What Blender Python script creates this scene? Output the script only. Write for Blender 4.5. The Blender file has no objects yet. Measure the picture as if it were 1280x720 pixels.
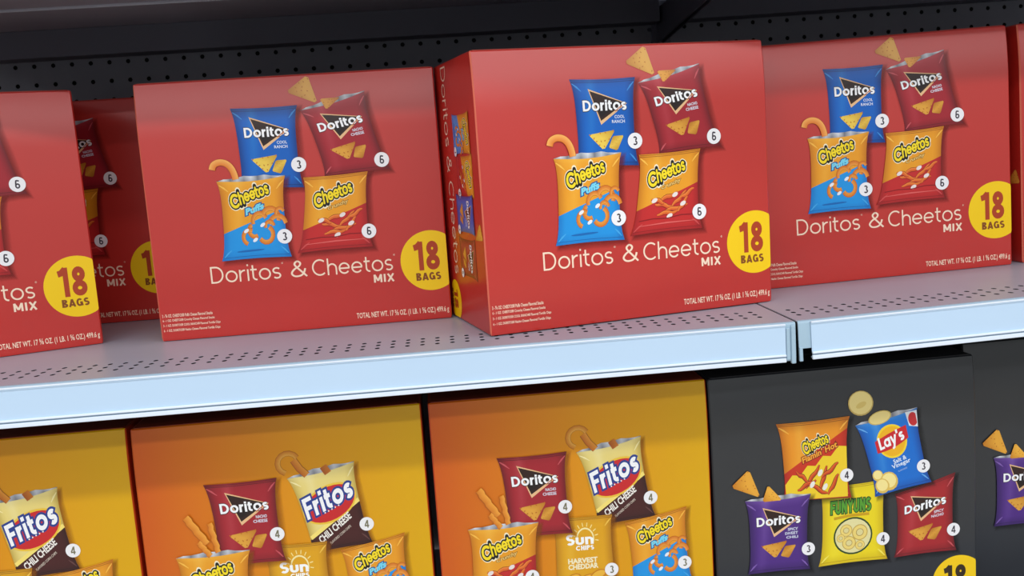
import bpy, bmesh, math, random
import numpy as np
from mathutils import Vector, Matrix
from mathutils.geometry import tessellate_polygon, delaunay_2d_cdt

sc = bpy.context.scene
C = sc.collection

# ------------------------------------------------------------------ camera
F = 1200.85
CAM = Vector((-0.1132, -1.0601, 0.2153))
YAW, PITCH, ROLL = -0.0685, -0.1407, 0.0682
cam_d = bpy.data.cameras.new('camera'); cam_d.sensor_width = 36.0; cam_d.lens = F / 1280 * 36
cam_d.clip_start = 0.02; cam_d.clip_end = 100
cam = bpy.data.objects.new('camera', cam_d); C.objects.link(cam)
RM = Matrix.Rotation(YAW, 3, 'Z') @ Matrix.Rotation(PITCH, 3, 'X') @ Matrix.Rotation(ROLL, 3, 'Y')
cam.matrix_world = Matrix.Translation(CAM) @ (RM @ Matrix(((1, 0, 0), (0, 0, -1), (0, 1, 0)))).to_4x4()
sc.camera = cam

# ------------------------------------------------------------------ light
w = bpy.data.worlds.new('store_ambient'); sc.world = w; w.use_nodes = True
w.node_tree.nodes['Background'].inputs[0].default_value = (0.92, 0.97, 1.0, 1)
w.node_tree.nodes['Background'].inputs[1].default_value = 0.42

def strip_light(y, z, power, width=0.35):
    """one long ceiling fixture running along the aisle"""
    l = bpy.data.lights.new('ceiling_strip', 'AREA'); l.shape = 'RECTANGLE'
    l.size = 14.0; l.size_y = width; l.energy = power; l.color = (0.95, 0.98, 1.0)
    o = bpy.data.objects.new('ceiling_strip', l); C.objects.link(o)
    o.location = (0.4, y, z)
    return o
strip_light(-1.25, 2.75, 85)
strip_light(-3.75, 2.75, 280)
strip_light(-6.6, 2.75, 420)
strip_light(-9.6, 2.75, 420)
strip_light(-12.8, 2.75, 420)

sc.view_settings.view_transform = 'Standard'
sc.view_settings.look = 'None'
sc.view_settings.gamma = 1.0
sc.view_settings.use_curve_mapping = False
sc.view_settings.exposure = -0.10

# ------------------------------------------------------------------ materials
def lin(c):
    def f(x):
        x /= 255.0
        return x / 12.92 if x <= 0.04045 else ((x + 0.055) / 1.055) ** 2.4
    return tuple(f(x) for x in c[:3])
def rgba(c, a=1.0): return (*lin(c), a)

def new_mat(name):
    m = bpy.data.materials.new(name); m.use_nodes = True
    nt = m.node_tree; b = nt.nodes['Principled BSDF']
    return m, nt, b

def plain(name, col, rough=0.5, metal=0.0, spec=0.5, noise=0.0, scale=40, bump=0.0):
    m, nt, b = new_mat(name)
    b.inputs['Roughness'].default_value = rough
    b.inputs['Metallic'].default_value = metal
    b.inputs['Specular IOR Level'].default_value = spec
    if noise or bump:
        tc = nt.nodes.new('ShaderNodeTexCoord'); nz = nt.nodes.new('ShaderNodeTexNoise')
        nz.inputs['Scale'].default_value = scale; nz.inputs['Detail'].default_value = 5
        nt.links.new(tc.outputs['Object'], nz.inputs['Vector'])
        mx = nt.nodes.new('ShaderNodeMix'); mx.data_type = 'RGBA'
        l = lin(col)
        mx.inputs[6].default_value = (*[x * (1 - noise) for x in l], 1)
        mx.inputs[7].default_value = (*[min(1, x * (1 + noise)) for x in l], 1)
        nt.links.new(nz.outputs['Fac'], mx.inputs[0]); nt.links.new(mx.outputs[2], b.inputs['Base Color'])
        if bump:
            bp = nt.nodes.new('ShaderNodeBump'); bp.inputs['Strength'].default_value = bump; bp.inputs['Distance'].default_value = 0.001
            nt.links.new(nz.outputs['Fac'], bp.inputs['Height']); nt.links.new(bp.outputs['Normal'], b.inputs['Normal'])
    else:
        b.inputs['Base Color'].default_value = rgba(col)
    return m

GLOSS = 0.33
def board(name, col):
    """glossy printed paperboard with faint mottling and a slightly wavy surface"""
    m, nt, b = new_mat(name)
    tc = nt.nodes.new('ShaderNodeTexCoord'); nz = nt.nodes.new('ShaderNodeTexNoise')
    nz.inputs['Scale'].default_value = 9; nz.inputs['Detail'].default_value = 3
    nt.links.new(tc.outputs['Object'], nz.inputs['Vector'])
    mx = nt.nodes.new('ShaderNodeMix'); mx.data_type = 'RGBA'; l = lin(col)
    mx.inputs[6].default_value = (*[x * 0.95 for x in l], 1); mx.inputs[7].default_value = (*[min(1, x * 1.05) for x in l], 1)
    nt.links.new(nz.outputs['Fac'], mx.inputs[0]); nt.links.new(mx.outputs[2], b.inputs['Base Color'])
    bp = nt.nodes.new('ShaderNodeBump'); bp.inputs['Strength'].default_value = 0.12; bp.inputs['Distance'].default_value = 0.002
    nt.links.new(nz.outputs['Fac'], bp.inputs['Height']); nt.links.new(bp.outputs['Normal'], b.inputs['Normal'])
    b.inputs['Roughness'].default_value = GLOSS
    b.inputs['Specular IOR Level'].default_value = 0.7
    return m

def sunrise_board(name):
    """orange to yellow printed gradient across the carton front (its own print)"""
    m, nt, b = new_mat(name)
    tc = nt.nodes.new('ShaderNodeTexCoord'); sp = nt.nodes.new('ShaderNodeSeparateXYZ')
    nt.links.new(tc.outputs['Object'], sp.inputs[0])
    mr = nt.nodes.new('ShaderNodeMapRange'); mr.inputs[1].default_value = 0.0; mr.inputs[2].default_value = 0.38
    nt.links.new(sp.outputs['X'], mr.inputs[0])
    rp = nt.nodes.new('ShaderNodeValToRGB'); cr = rp.color_ramp
    cr.elements[0].position = 0.0; cr.elements[0].color = rgba((208, 90, 20))
    cr.elements[1].position = 1.0; cr.elements[1].color = rgba((223, 170, 0))
    e = cr.elements.new(0.25); e.color = rgba((219, 120, 14))
    e = cr.elements.new(0.6); e.color = rgba((224, 152, 6))
    nt.links.new(mr.outputs[0], rp.inputs[0]); nt.links.new(rp.outputs[0], b.inputs['Base Color'])
    b.inputs['Roughness'].default_value = GLOSS
    b.inputs['Specular IOR Level'].default_value = 0.4
    return m

def ink_mat(name, soft=False):
    m, nt, b = new_mat(name)
    a = nt.nodes.new('ShaderNodeVertexColor'); a.layer_name = 'ink'
    nt.links.new(a.outputs['Color'], b.inputs['Base Color'])
    if soft: nt.links.new(a.outputs['Alpha'], b.inputs['Alpha'])
    b.inputs['Roughness'].default_value = GLOSS
    b.inputs['Specular IOR Level'].default_value = 0.45
    return m

M = dict(
    red=board('red_paperboard', (192, 43, 34)),
    black=board('charcoal_paperboard', (33, 36, 41)),
    orange=sunrise_board('orange_yellow_paperboard'),
    orange_side=board('orange_side_paperboard', (190, 60, 20)),
    worn=plain('worn_fold', (216, 104, 80), 0.6),
    kraft=plain('kraft_flap', (150, 60, 48), 0.6, noise=0.08),
    kraft_o=plain('kraft_flap_orange', (150, 52, 22), 0.6, noise=0.08),
    kraft_k=plain('kraft_flap_dark', (40, 40, 44), 0.6, noise=0.08),
    ink=ink_mat('print_ink'), soft=ink_mat('print_soft_ink', True),
    steel=plain('light_enamel_steel', (168, 170, 184), 0.36, 0.0, 0.5, noise=0.04, scale=15),
    lip=plain('pale_blue_enamel', (160, 186, 204), 0.4, noise=0.03, scale=20),
    channel=plain('pale_price_channel_plastic', (188, 212, 236), 0.35, noise=0.02, scale=8),
    ridge=plain('white_channel_edge', (222, 232, 246), 0.3),
    dark=plain('dark_enamel_steel', (170, 167, 180), 0.42, noise=0.08, scale=12),
    dark2=plain('black_enamel_steel', (96, 97, 110), 0.5, noise=0.08, scale=12),
    peg=plain('charcoal_pegboard', (126, 128, 138), 0.55, noise=0.10, scale=30),
    hole=plain('hole_shade_black', (6, 6, 8), 0.9),  # near-black backing colour, stands in for the shade inside the holes
    floor=plain('beige_vinyl_floor', (176, 168, 158), 0.4, noise=0.08, scale=6),
)

# ------------------------------------------------------------------ helpers
def tag(o, label=None, cat=None, group=None, kind=None):
    if label: o['label'] = label
    if cat: o['category'] = cat
    if group: o['group'] = group
    if kind: o['kind'] = kind
    return o
def empty(name, loc=(0, 0, 0), rot=None):
    o = bpy.data.objects.new(name, None); o.empty_display_size = 0.05; C.objects.link(o)
    o.location = loc
    if rot is not None: o.rotation_euler = rot
    return o
def link(name, me, parent=None, loc=None):
    o = bpy.data.objects.new(name, me); C.objects.link(o)
    if parent: o.parent = parent
    if loc is not None: o.location = loc
    return o
def mesh_from(name, verts, faces, mats, idx=None, smooth=None):
    me = bpy.data.meshes.new(name); me.from_pydata(verts, [], faces)
    for m in mats: me.materials.append(m)
    if idx: me.polygons.foreach_set('material_index', idx)
    me.update()
    if smooth:
        me.polygons.foreach_set('use_smooth', [True] * len(me.polygons)); me.set_sharp_from_angle(angle=smooth)
    return me
def box_bm(bm, x0, x1, y0, y1, z0, z1):
    r = bmesh.ops.create_cube(bm, size=1)
    for v in r['verts']:
        v.co = Vector((x0 + (v.co.x + .5) * (x1 - x0), y0 + (v.co.y + .5) * (y1 - y0), z0 + (v.co.z + .5) * (z1 - z0)))
    return r['verts']
def box_mesh(name, ext, mat, bevel=0.0):
    bm = bmesh.new(); box_bm(bm, *ext)
    if bevel: bmesh.ops.bevel(bm, geom=bm.edges[:], offset=bevel, segments=2, profile=0.5, affect='EDGES')
    me = bpy.data.meshes.new(name); bm.to_mesh(me); bm.free(); me.materials.append(mat)
    return me
def extrude_x(name, prof, x0, x1, mat, smooth=None):
    """closed yz outline swept along x"""
    n = len(prof)
    v = [(x0, y, z) for y, z in prof] + [(x1, y, z) for y, z in prof]
    f = [(i, (i + 1) % n, n + (i + 1) % n, n + i) for i in range(n)] + [tuple(range(n))[::-1], tuple(range(n, 2 * n))]
    me = mesh_from(name, v, f, [mat], smooth=smooth)
    bm = bmesh.new(); bm.from_mesh(me); bmesh.ops.recalc_face_normals(bm, faces=bm.faces[:]); bm.to_mesh(me); bm.free()
    return me
def perforated(name, x0, cols, dx, y0, rows, dy, rad, mat, plane, thick=0.0012, ry=None):
    """sheet of square cells, each with an eight sided hole; plane 'xy' or 'xz'"""
    bm = bmesh.new(); cache = {}
    def V(a, b):
        k = (round(a, 5), round(b, 5))
        if k not in cache:
            cache[k] = bm.verts.new((a, b, 0) if plane == 'xy' else (a, 0, b))
        return cache[k]
    for i in range(cols):
        for j in range(rows):
            cx, cy = x0 + (i + .5) * dx, y0 + (j + .5) * dy
            o = []; h = []
            for k in range(8):
                t = math.radians(45 * k)
                s = (round(math.cos(t) * 1.42), round(math.sin(t) * 1.42))
                s = (max(-1, min(1, s[0])), max(-1, min(1, s[1])))
                o.append(V(cx + s[0] * dx / 2, cy + s[1] * dy / 2))
                h.append(V(cx + math.cos(t) * rad, cy + math.sin(t) * (ry or rad)))
            for k in range(8):
                q = (k + 1) % 8
                bm.faces.new((o[k], o[q], h[q], h[k]))
    bmesh.ops.recalc_face_normals(bm, faces=bm.faces[:])
    up = Vector((0, 0, 1)) if plane == 'xy' else Vector((0, -1, 0))
    if bm.faces[:][0].normal.dot(up) < 0: bmesh.ops.reverse_faces(bm, faces=bm.faces[:])
    r = bmesh.ops.extrude_face_region(bm, geom=bm.faces[:])
    # the original sheet stays as the visible side, the copy is moved to the back
    for g in r['geom']:
        if isinstance(g, bmesh.types.BMVert): g.co -= up * thick
    bmesh.ops.recalc_face_normals(bm, faces=bm.faces[:])
    me = bpy.data.meshes.new(name); bm.to_mesh(me); bm.free(); me.materials.append(mat)
    return me

# ------------------------------------------------------------------ the setting
fl = link('floor', box_mesh('floor', (-4, 5, -5, 0.7, -1.32, -1.30), M['floor'])); tag(fl, kind='structure')
PY = 0.61
wall = link('wall_back', box_mesh('wall_back', (-1.7, 2.1, PY + 0.022, PY + 0.04, -1.30, 0.62), M['hole'])); tag(wall, kind='structure')
PITCHX = 0.0302
X0 = -0.578 - PITCHX * 20.5
XS = 0.286
# two pegboard panels that meet behind the post at the shelf joint
nL = int((XS - X0) / PITCHX)
Z0 = 0.4061 - PITCHX * 13.5
pl = link('pegboard_panel', perforated('pegboard_panel', X0, nL, PITCHX, Z0, 15, PITCHX, 0.0038, M['peg'], 'xz'), wall, (0, PY, 0))
XR = X0 + nL * PITCHX
pr = link('pegboard_panel', perforated('pegboard_panel', XR, 30, PITCHX, Z0 + 0.002, 15, PITCHX, 0.0038, M['peg'], 'xz'), wall, (0.0005, PY, 0))
link('lower_panel', box_mesh('lower_panel', (-1.7, 2.1, PY, PY + 0.004, -1.30, Z0 - 0.003), M['peg']), wall)
bm = bmesh.new()
box_bm(bm, XS - 0.016, XS + 0.016, PY - 0.006, PY + 0.02, -1.30, 0.62)
me = bpy.data.meshes.new('post'); bm.to_mesh(me); bm.free(); me.materials.append(M['dark2'])
link('slotted_post', me, wall)

# ------------------------------------------------------------------ shelves
LIP = 0.0455
TILT = 0.023
def shelf(label, length, x_start, z, hole_x, hole_y, finish, tilt=0.0, notch=False, light=True, plain_deck=False, group=None):
    """origin at the front left top corner of the deck"""
    s = empty('gondola_shelf', (x_start, 0, z), (0, -tilt, 0))
    tag(s, label, 'shelf', group)
    mdeck, mlip, mch, mr = finish
    dep = PY - 0.012
    dx, dy, rows = 0.0175, 0.0178, 3
    ya = hole_y - dy / 2; yb = ya + rows * dy
    cols = int((length - 0.02) / dx); xa = hole_x
    if plain_deck:
        link('deck', box_mesh('deck', (0, length, 0.003, dep, -0.0045, 0.0), mdeck), s)
    else:
        # deck: front strip, perforated band, end strips and the plain rear
        pan = [(0, length, 0.006, ya, -0.0012, 0), (0, length, yb, dep, -0.0012, 0), (0, xa, ya, yb, -0.0012, 0), (xa + cols * dx, length, ya, yb, -0.0012, 0)]
        bm = bmesh.new()
        for p in pan: box_bm(bm, *p)
        me = bpy.data.meshes.new('deck'); bm.to_mesh(me); bm.free(); me.materials.append(mdeck)
        dk = link('deck', me, s)
        link('perforated_band', perforated('perforated_band', xa, cols, dx, ya, rows, dy, 0.0030, mdeck, 'xy', 0.0002, 0.0046), dk)
        link('hole_shade_sheet', box_mesh('hole_shade_sheet', (0.004, length - 0.004, 0.01, dep, -0.0050, -0.0026), M['hole']), s)  # added black sheet just below the deck, paints the holes' shade
    # rolled front edge and lip
    r = 0.003; arc = [(r - r * math.sin(a), -r + r * math.cos(a)) for a in [i * math.pi / 2 / 5 for i in range(6)]]
    prof = [(r + 0.0005, 0.0)] + arc + [(0.0, -LIP + 0.003), (0.0015, -LIP), (0.006, -LIP), (0.006, -LIP + 0.0015), (0.0022, -LIP + 0.003), (0.0022, -r), (r + 0.0005, -0.0016)]
    if notch:
        link('front_lip', extrude_x('front_lip', prof, 0.016, length, mlip, 0.6), s)
        prof2 = [(r + 0.0005, 0.0)] + arc + [(0.0, -LIP + 0.013), (0.0022, -LIP + 0.013), (0.0022, -r), (r + 0.0005, -0.0016)]
        link('lip_corner', extrude_x('lip_corner', prof2, 0.0, 0.016, mlip, 0.6), s)
        link('lip_tab', box_mesh('lip_tab', (0.0, 0.0042, -0.001, 0.003, -LIP - 0.002, -LIP + 0.015), mlip, 0.0008), s)
        c0, c1 = 0.0145, length - 0.02
    else:
        link('front_lip', extrude_x('front_lip', prof, 0.0, length, mlip, 0.6), s)
        c0, c1 = 0.02, length - 0.0125
        link('lip_tab', box_mesh('lip_tab', (length - 0.006, length - 0.0005, -0.0022, 0.003, -LIP - 0.003, -0.003), mlip, 0.0012), s)
        link('channel_end', box_mesh('channel_end', (length - 0.0118, length - 0.0075, -0.0025, 0.001, -LIP + 0.002, -0.006), mlip, 0.0008), s)
    # price channel: thin plate with a top bead and a double bottom bead
    ch = [(-0.0004, -0.0024), (-0.0026, -0.0024), (-0.0026, -0.0040), (-0.0018, -0.0050), (-0.0018, -LIP + 0.0085), (-0.0004, -LIP + 0.0085)]
    pc = link('price_channel', extrude_x('price_channel', ch, c0, c1, mch), s)
    for z0, z1, y in ((-0.0030, -0.0010, -0.0034), (-LIP + 0.0062, -LIP + 0.0088, -0.0040), (-LIP - 0.0005, -LIP + 0.0045, -0.0034)):
        link('channel_bead', box_mesh('channel_bead', (c0, c1, y, -0.0002, z0, z1), mr, 0.0007), pc)
    for xb in (0.0015, length - 0.0045):
        prof = [(0.03, -0.02), (dep + 0.008, -0.02), (dep + 0.008, -0.078), (dep - 0.06, -0.072), (0.03, -0.032)]
        link('side_bracket', extrude_x('side_bracket', prof, xb, xb + 0.003, M['dark2']), s)
    return s
light_fin = (M['steel'], M['lip'], M['channel'], M['ridge'])
dark_fin = (M['dark'], M['lip'], M['channel'], M['ridge'])
LEN = 1.22
shelf('light grey perforated shelf under the red cartons, left of the joint', LEN, 0.2825 - LEN, 0.0, 0.0125, 0.046, light_fin)
shelf('light grey perforated shelf right of the joint, holding the rightmost red cartons', LEN, 0.2855, 0.0004, 0.0065, 0.037, light_fin, TILT, True)
UZ = 0.4595
def upper(label, x, tilt, notch):
    s = shelf(label, LEN, x, UZ, 0, 0, dark_fin, tilt, notch, plain_deck=True)
    link('under_rib', box_mesh('under_rib', (0.01, LEN - 0.01, 0.350, 0.356, -0.0085, -0.0043), M['steel'], 0.001), s)
    link('rear_rail', box_mesh('rear_rail', (0.01, LEN - 0.01, 0.55, PY - 0.013, -0.0475, -0.0045), M['dark2'], 0.001), s)
upper('dark underside of the shelf above the red cartons, left section', 0.2825 - LEN, 0.0, False)
upper('dark underside of the shelf above the rightmost red cartons', 0.2855, 0.008, True)

# ------------------------------------------------------------------ print: flat artwork as vector shapes
W, H, DP = 0.38, 0.3307, 0.190
STEP = 0.000012
NB = 12
def folds(h): return [h * (0.78 + 0.22 * i / NB) for i in range(NB)]
def back(v, h):
    """front panel leans away a little towards its top fold, in short straight facets shared by board and print"""
    t = max(0.0, (v - 0.78 * h) / (0.22 * h)) * NB
    k = math.floor(t); f = t - k
    return 0.0060 * ((k / NB) ** 2 * (1 - f) + ((k + 1) / NB) ** 2 * f) if t > 0 else 0.0

_tc = {}
def glyphs(body, offset=0.0, shear=0.0, space=1.0):
    """triangles of a line of text, normalised to its plain bounding box"""
    k = (body, offset, shear, space)
    if k in _tc: return _tc[k]
    def tri(off):
        c = bpy.data.curves.new('t', 'FONT'); c.body = body; c.resolution_u = 2; c.offset = off; c.shear = shear; c.space_character = space
        c.fill_mode = 'FRONT'
        o = bpy.data.objects.new('t', c); m = o.to_mesh()
        v = [(p.co.x, p.co.y) for p in m.vertices]; f = [tuple(p.vertices) for p in m.polygons]
        o.to_mesh_clear(); bpy.data.objects.remove(o); bpy.data.curves.remove(c)
        return v, f
    v0, _ = tri(0.0)
    v, f = tri(offset)
    x0 = min(p[0] for p in v0); x1 = max(p[0] for p in v0); y0 = min(p[1] for p in v0); y1 = max(p[1] for p in v0)
    _tc[k] = ([((x - x0) / (x1 - x0), (y - y0) / (y1 - y0)) for x, y in v], f, (x1 - x0) / (y1 - y0))
    return _tc[k]

# ---- a monoline letter set: centre lines per letter, drawn at any weight
def arc_pts(cx, cy, rx, ry, a0, a1, n=12):
    return [(cx + rx * math.cos(math.radians(a0 + (a1 - a0) * i / n)), cy + ry * math.sin(math.radians(a0 + (a1 - a0) * i / n))) for i in range(n + 1)]
def spline(P, n=5):
    out = []
    for i in range(len(P) - 1):
        p0, p1, p2, p3 = P[max(0, i - 1)], P[i], P[i + 1], P[min(len(P) - 1, i + 2)]
        for k in range(n):
            t = k / n
            out.append(tuple(0.5 * (2 * b + (c - a) * t + (2 * a - 5 * b + 4 * c - d) * t * t + (3 * b - a - 3 * c + d) * t ** 3) for a, b, c, d in zip(p0, p1, p2, p3)))
    return out + [P[-1]]
def letter(ch, w, X=0.70):
    h = w / 2
    if ch == 'o': return [arc_pts(.36, X / 2, .36 - h, X / 2 - h, 0, 360, 22)], .72
    if ch == 'D': return [[(h, 0), (h, 1)], [(h, 1 - h), (.26, 1 - h)] + arc_pts(.30, .5, .46 - h, .5 - h, 90, -90) + [(.26, h), (h, h)]], .77
    if ch == 'r': return [[(h, 0), (h, X)], arc_pts(.34, X * .52, .34 - h, X * .48 - h, 180, 85, 7)], .38
    if ch == 'i': return [[(h, 0), (h, X)], [(h, 1 - max(w, .11)), (h, 1)]], w
    if ch == 't': return [[(.15, .92), (.15, .24)] + arc_pts(.36, .24, .21, .24 - h, 180, 275, 6), [(0, X - h), (.38, X - h)]], .39
    if ch in 'sS':
        T = X if ch == 's' else 1.0; r = (T - w) / 4; rx = (.25 if ch == 's' else .30) - h; c = .25 if ch == 's' else .30
        return [arc_pts(c, T - h - r, rx, r, 35, 270, 10)[:-1] + arc_pts(c, h + r, rx, r, 90, -145, 10)], 2 * c
    if ch == 'C': return [arc_pts(.48, .5, .48 - h, .5 - h, 48, 312, 18)], .84
    if ch == 'h': return [[(h, 0), (h, 1)], arc_pts(.30, X * .58, .30 - h, X * .42 - h, 180, 0, 9) + [(.60 - h, 0)]], .60
    if ch == 'e': return [arc_pts(.35, X / 2, .35 - h, X / 2 - h, 0, 322, 18), [(h, X / 2 - .0), (.70 - h * .6, X / 2)]], .69
    if ch == '&': return [spline([(.84, .02), (.54, .36), (.27, .68), (.24, .83), (.38, 1 - h), (.53, .84), (.47, .66), (.20, .48), (.05, .26), (.15, .09), (.36, h), (.58, .12), (.72, .32), (.77, .50)])], .84
    if ch == 'F': return [[(h, 0), (h, 1)], [(0, 1 - h), (.58, 1 - h)], [(0, .5), (.48, .5)]], .50
    if ch == 'L': return [[(h, 0), (h, 1)], [(0, h), (.50, h)]], .46
    if ch == 'a': return [arc_pts(.32, X / 2, .32 - h, X / 2 - h, 0, 360, 18), [(.64 - h, 0), (.64 - h, X)]], .64
    if ch == 'y': return [[(h * .7, X), (.30, .04)], [(.60 - h * .7, X), (.30, .04), (.20, -.24), (.04, -.28)]], .58
    if ch == "'": return [[(h, .72), (h, 1.02)]], w
    if ch == 'u': return [[(h, X), (h, .26)] + arc_pts(.30, .27, .30 - h, .27 - h, 180, 360, 9) + [(.60 - h, X)]], .60
    if ch == 'n': return [[(h, 0), (h, X)], arc_pts(.30, X * .58, .30 - h, X * .42 - h, 180, 0, 9) + [(.60 - h, 0)]], .60
    if ch == 'U': return [[(h, 1), (h, .30)] + arc_pts(.30, .30, .30 - h, .30 - h, 180, 360, 9) + [(.60 - h, 1)]], .60
    if ch == 'N': return [[(h, 0), (h, 1)], [(h * .9, 1), (.62 - h * .9, 0)], [(.62 - h, 0), (.62 - h, 1)]], .62
    if ch == 'Y': return [[(h * .7, 1), (.31, .45)], [(.62 - h * .7, 1), (.31, .45)], [(.31, .5), (.31, 0)]], .62
    if ch == 'M': return [[(h, 0), (h, 1)], [(h, 1), (.42, .2)], [(.84 - h, 1), (.42, .2)], [(.84 - h, 0), (.84 - h, 1)]], .84
    if ch == 'I': return [[(h, 0), (h, 1)]], w
    if ch == 'X': return [[(h * .8, 0), (.70 - h * .8, 1)], [(h * .8, 1), (.70 - h * .8, 0)]], .70
    if ch == 'B': return [[(h, 0), (h, 1)], [(h, 1 - h), (.28, 1 - h)] + arc_pts(.30, .755, .27 - h, .245 - h, 90, -90, 8) + [(h, .51)], [(h, .51), (.30, .51)] + arc_pts(.32, .255, .30 - h, .255 - h, 90, -90, 8) + [(h, h)]], .63
    if ch == 'A': return [[(h * .7, 0), (.35, 1 - h * .3)], [(.70 - h * .7, 0), (.35, 1 - h * .3)], [(.16, .25), (.54, .25)]], .70
    if ch == 'G': return [arc_pts(.35, .5, .35 - h, .5 - h, 42, 300, 16) + [(.68 - h, .12), (.68 - h, .46)], [(.40, .46), (.68, .46)]], .70
    if ch == 'H': return [[(h, 0), (h, 1)], [(.60 - h, 0), (.60 - h, 1)], [(0, .5), (.60, .5)]], .60
    if ch == 'P': return [[(h, 0), (h, 1)], [(h, 1 - h), (.28, 1 - h)] + arc_pts(.30, .72, .30 - h, .28 - h, 90, -90, 8) + [(h, .44)]], .60
    if ch == '1': return [[(.30, 0), (.30, 1)], [(.0, .79), (.14, .82), (.30, .95)]], .30 + h
    if ch == '8': return [arc_pts(.30, .74, .26 - h, .26 - h, 0, 360, 18), arc_pts(.30, .27, .30 - h, .27 - h, 0, 360, 18)], .60
    if ch == '3': return [arc_pts(.27, .74, .25 - h, .26 - h, 150, -80, 10), arc_pts(.27, .27, .29 - h, .27 - h, 85, -150, 10)], .56
    if ch == '6': return [arc_pts(.30, .31, .29 - h, .31 - h, 0, 360, 18), [(h * 1.1, .33)] + spline([(.03 + h, .42), (.04 + h, .68), (.18, .92), (.34, 1 - h), (.50, .88)])], .59
    if ch == '4': return [[(.42, 0), (.42, 1)], [(.40, .97), (.05, .30)], [(0, .27), (.60, .27)]], .60
    return [], .30

def mix(a, b, t): return tuple(x + (y - x) * t for x, y in zip(a, b))

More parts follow.
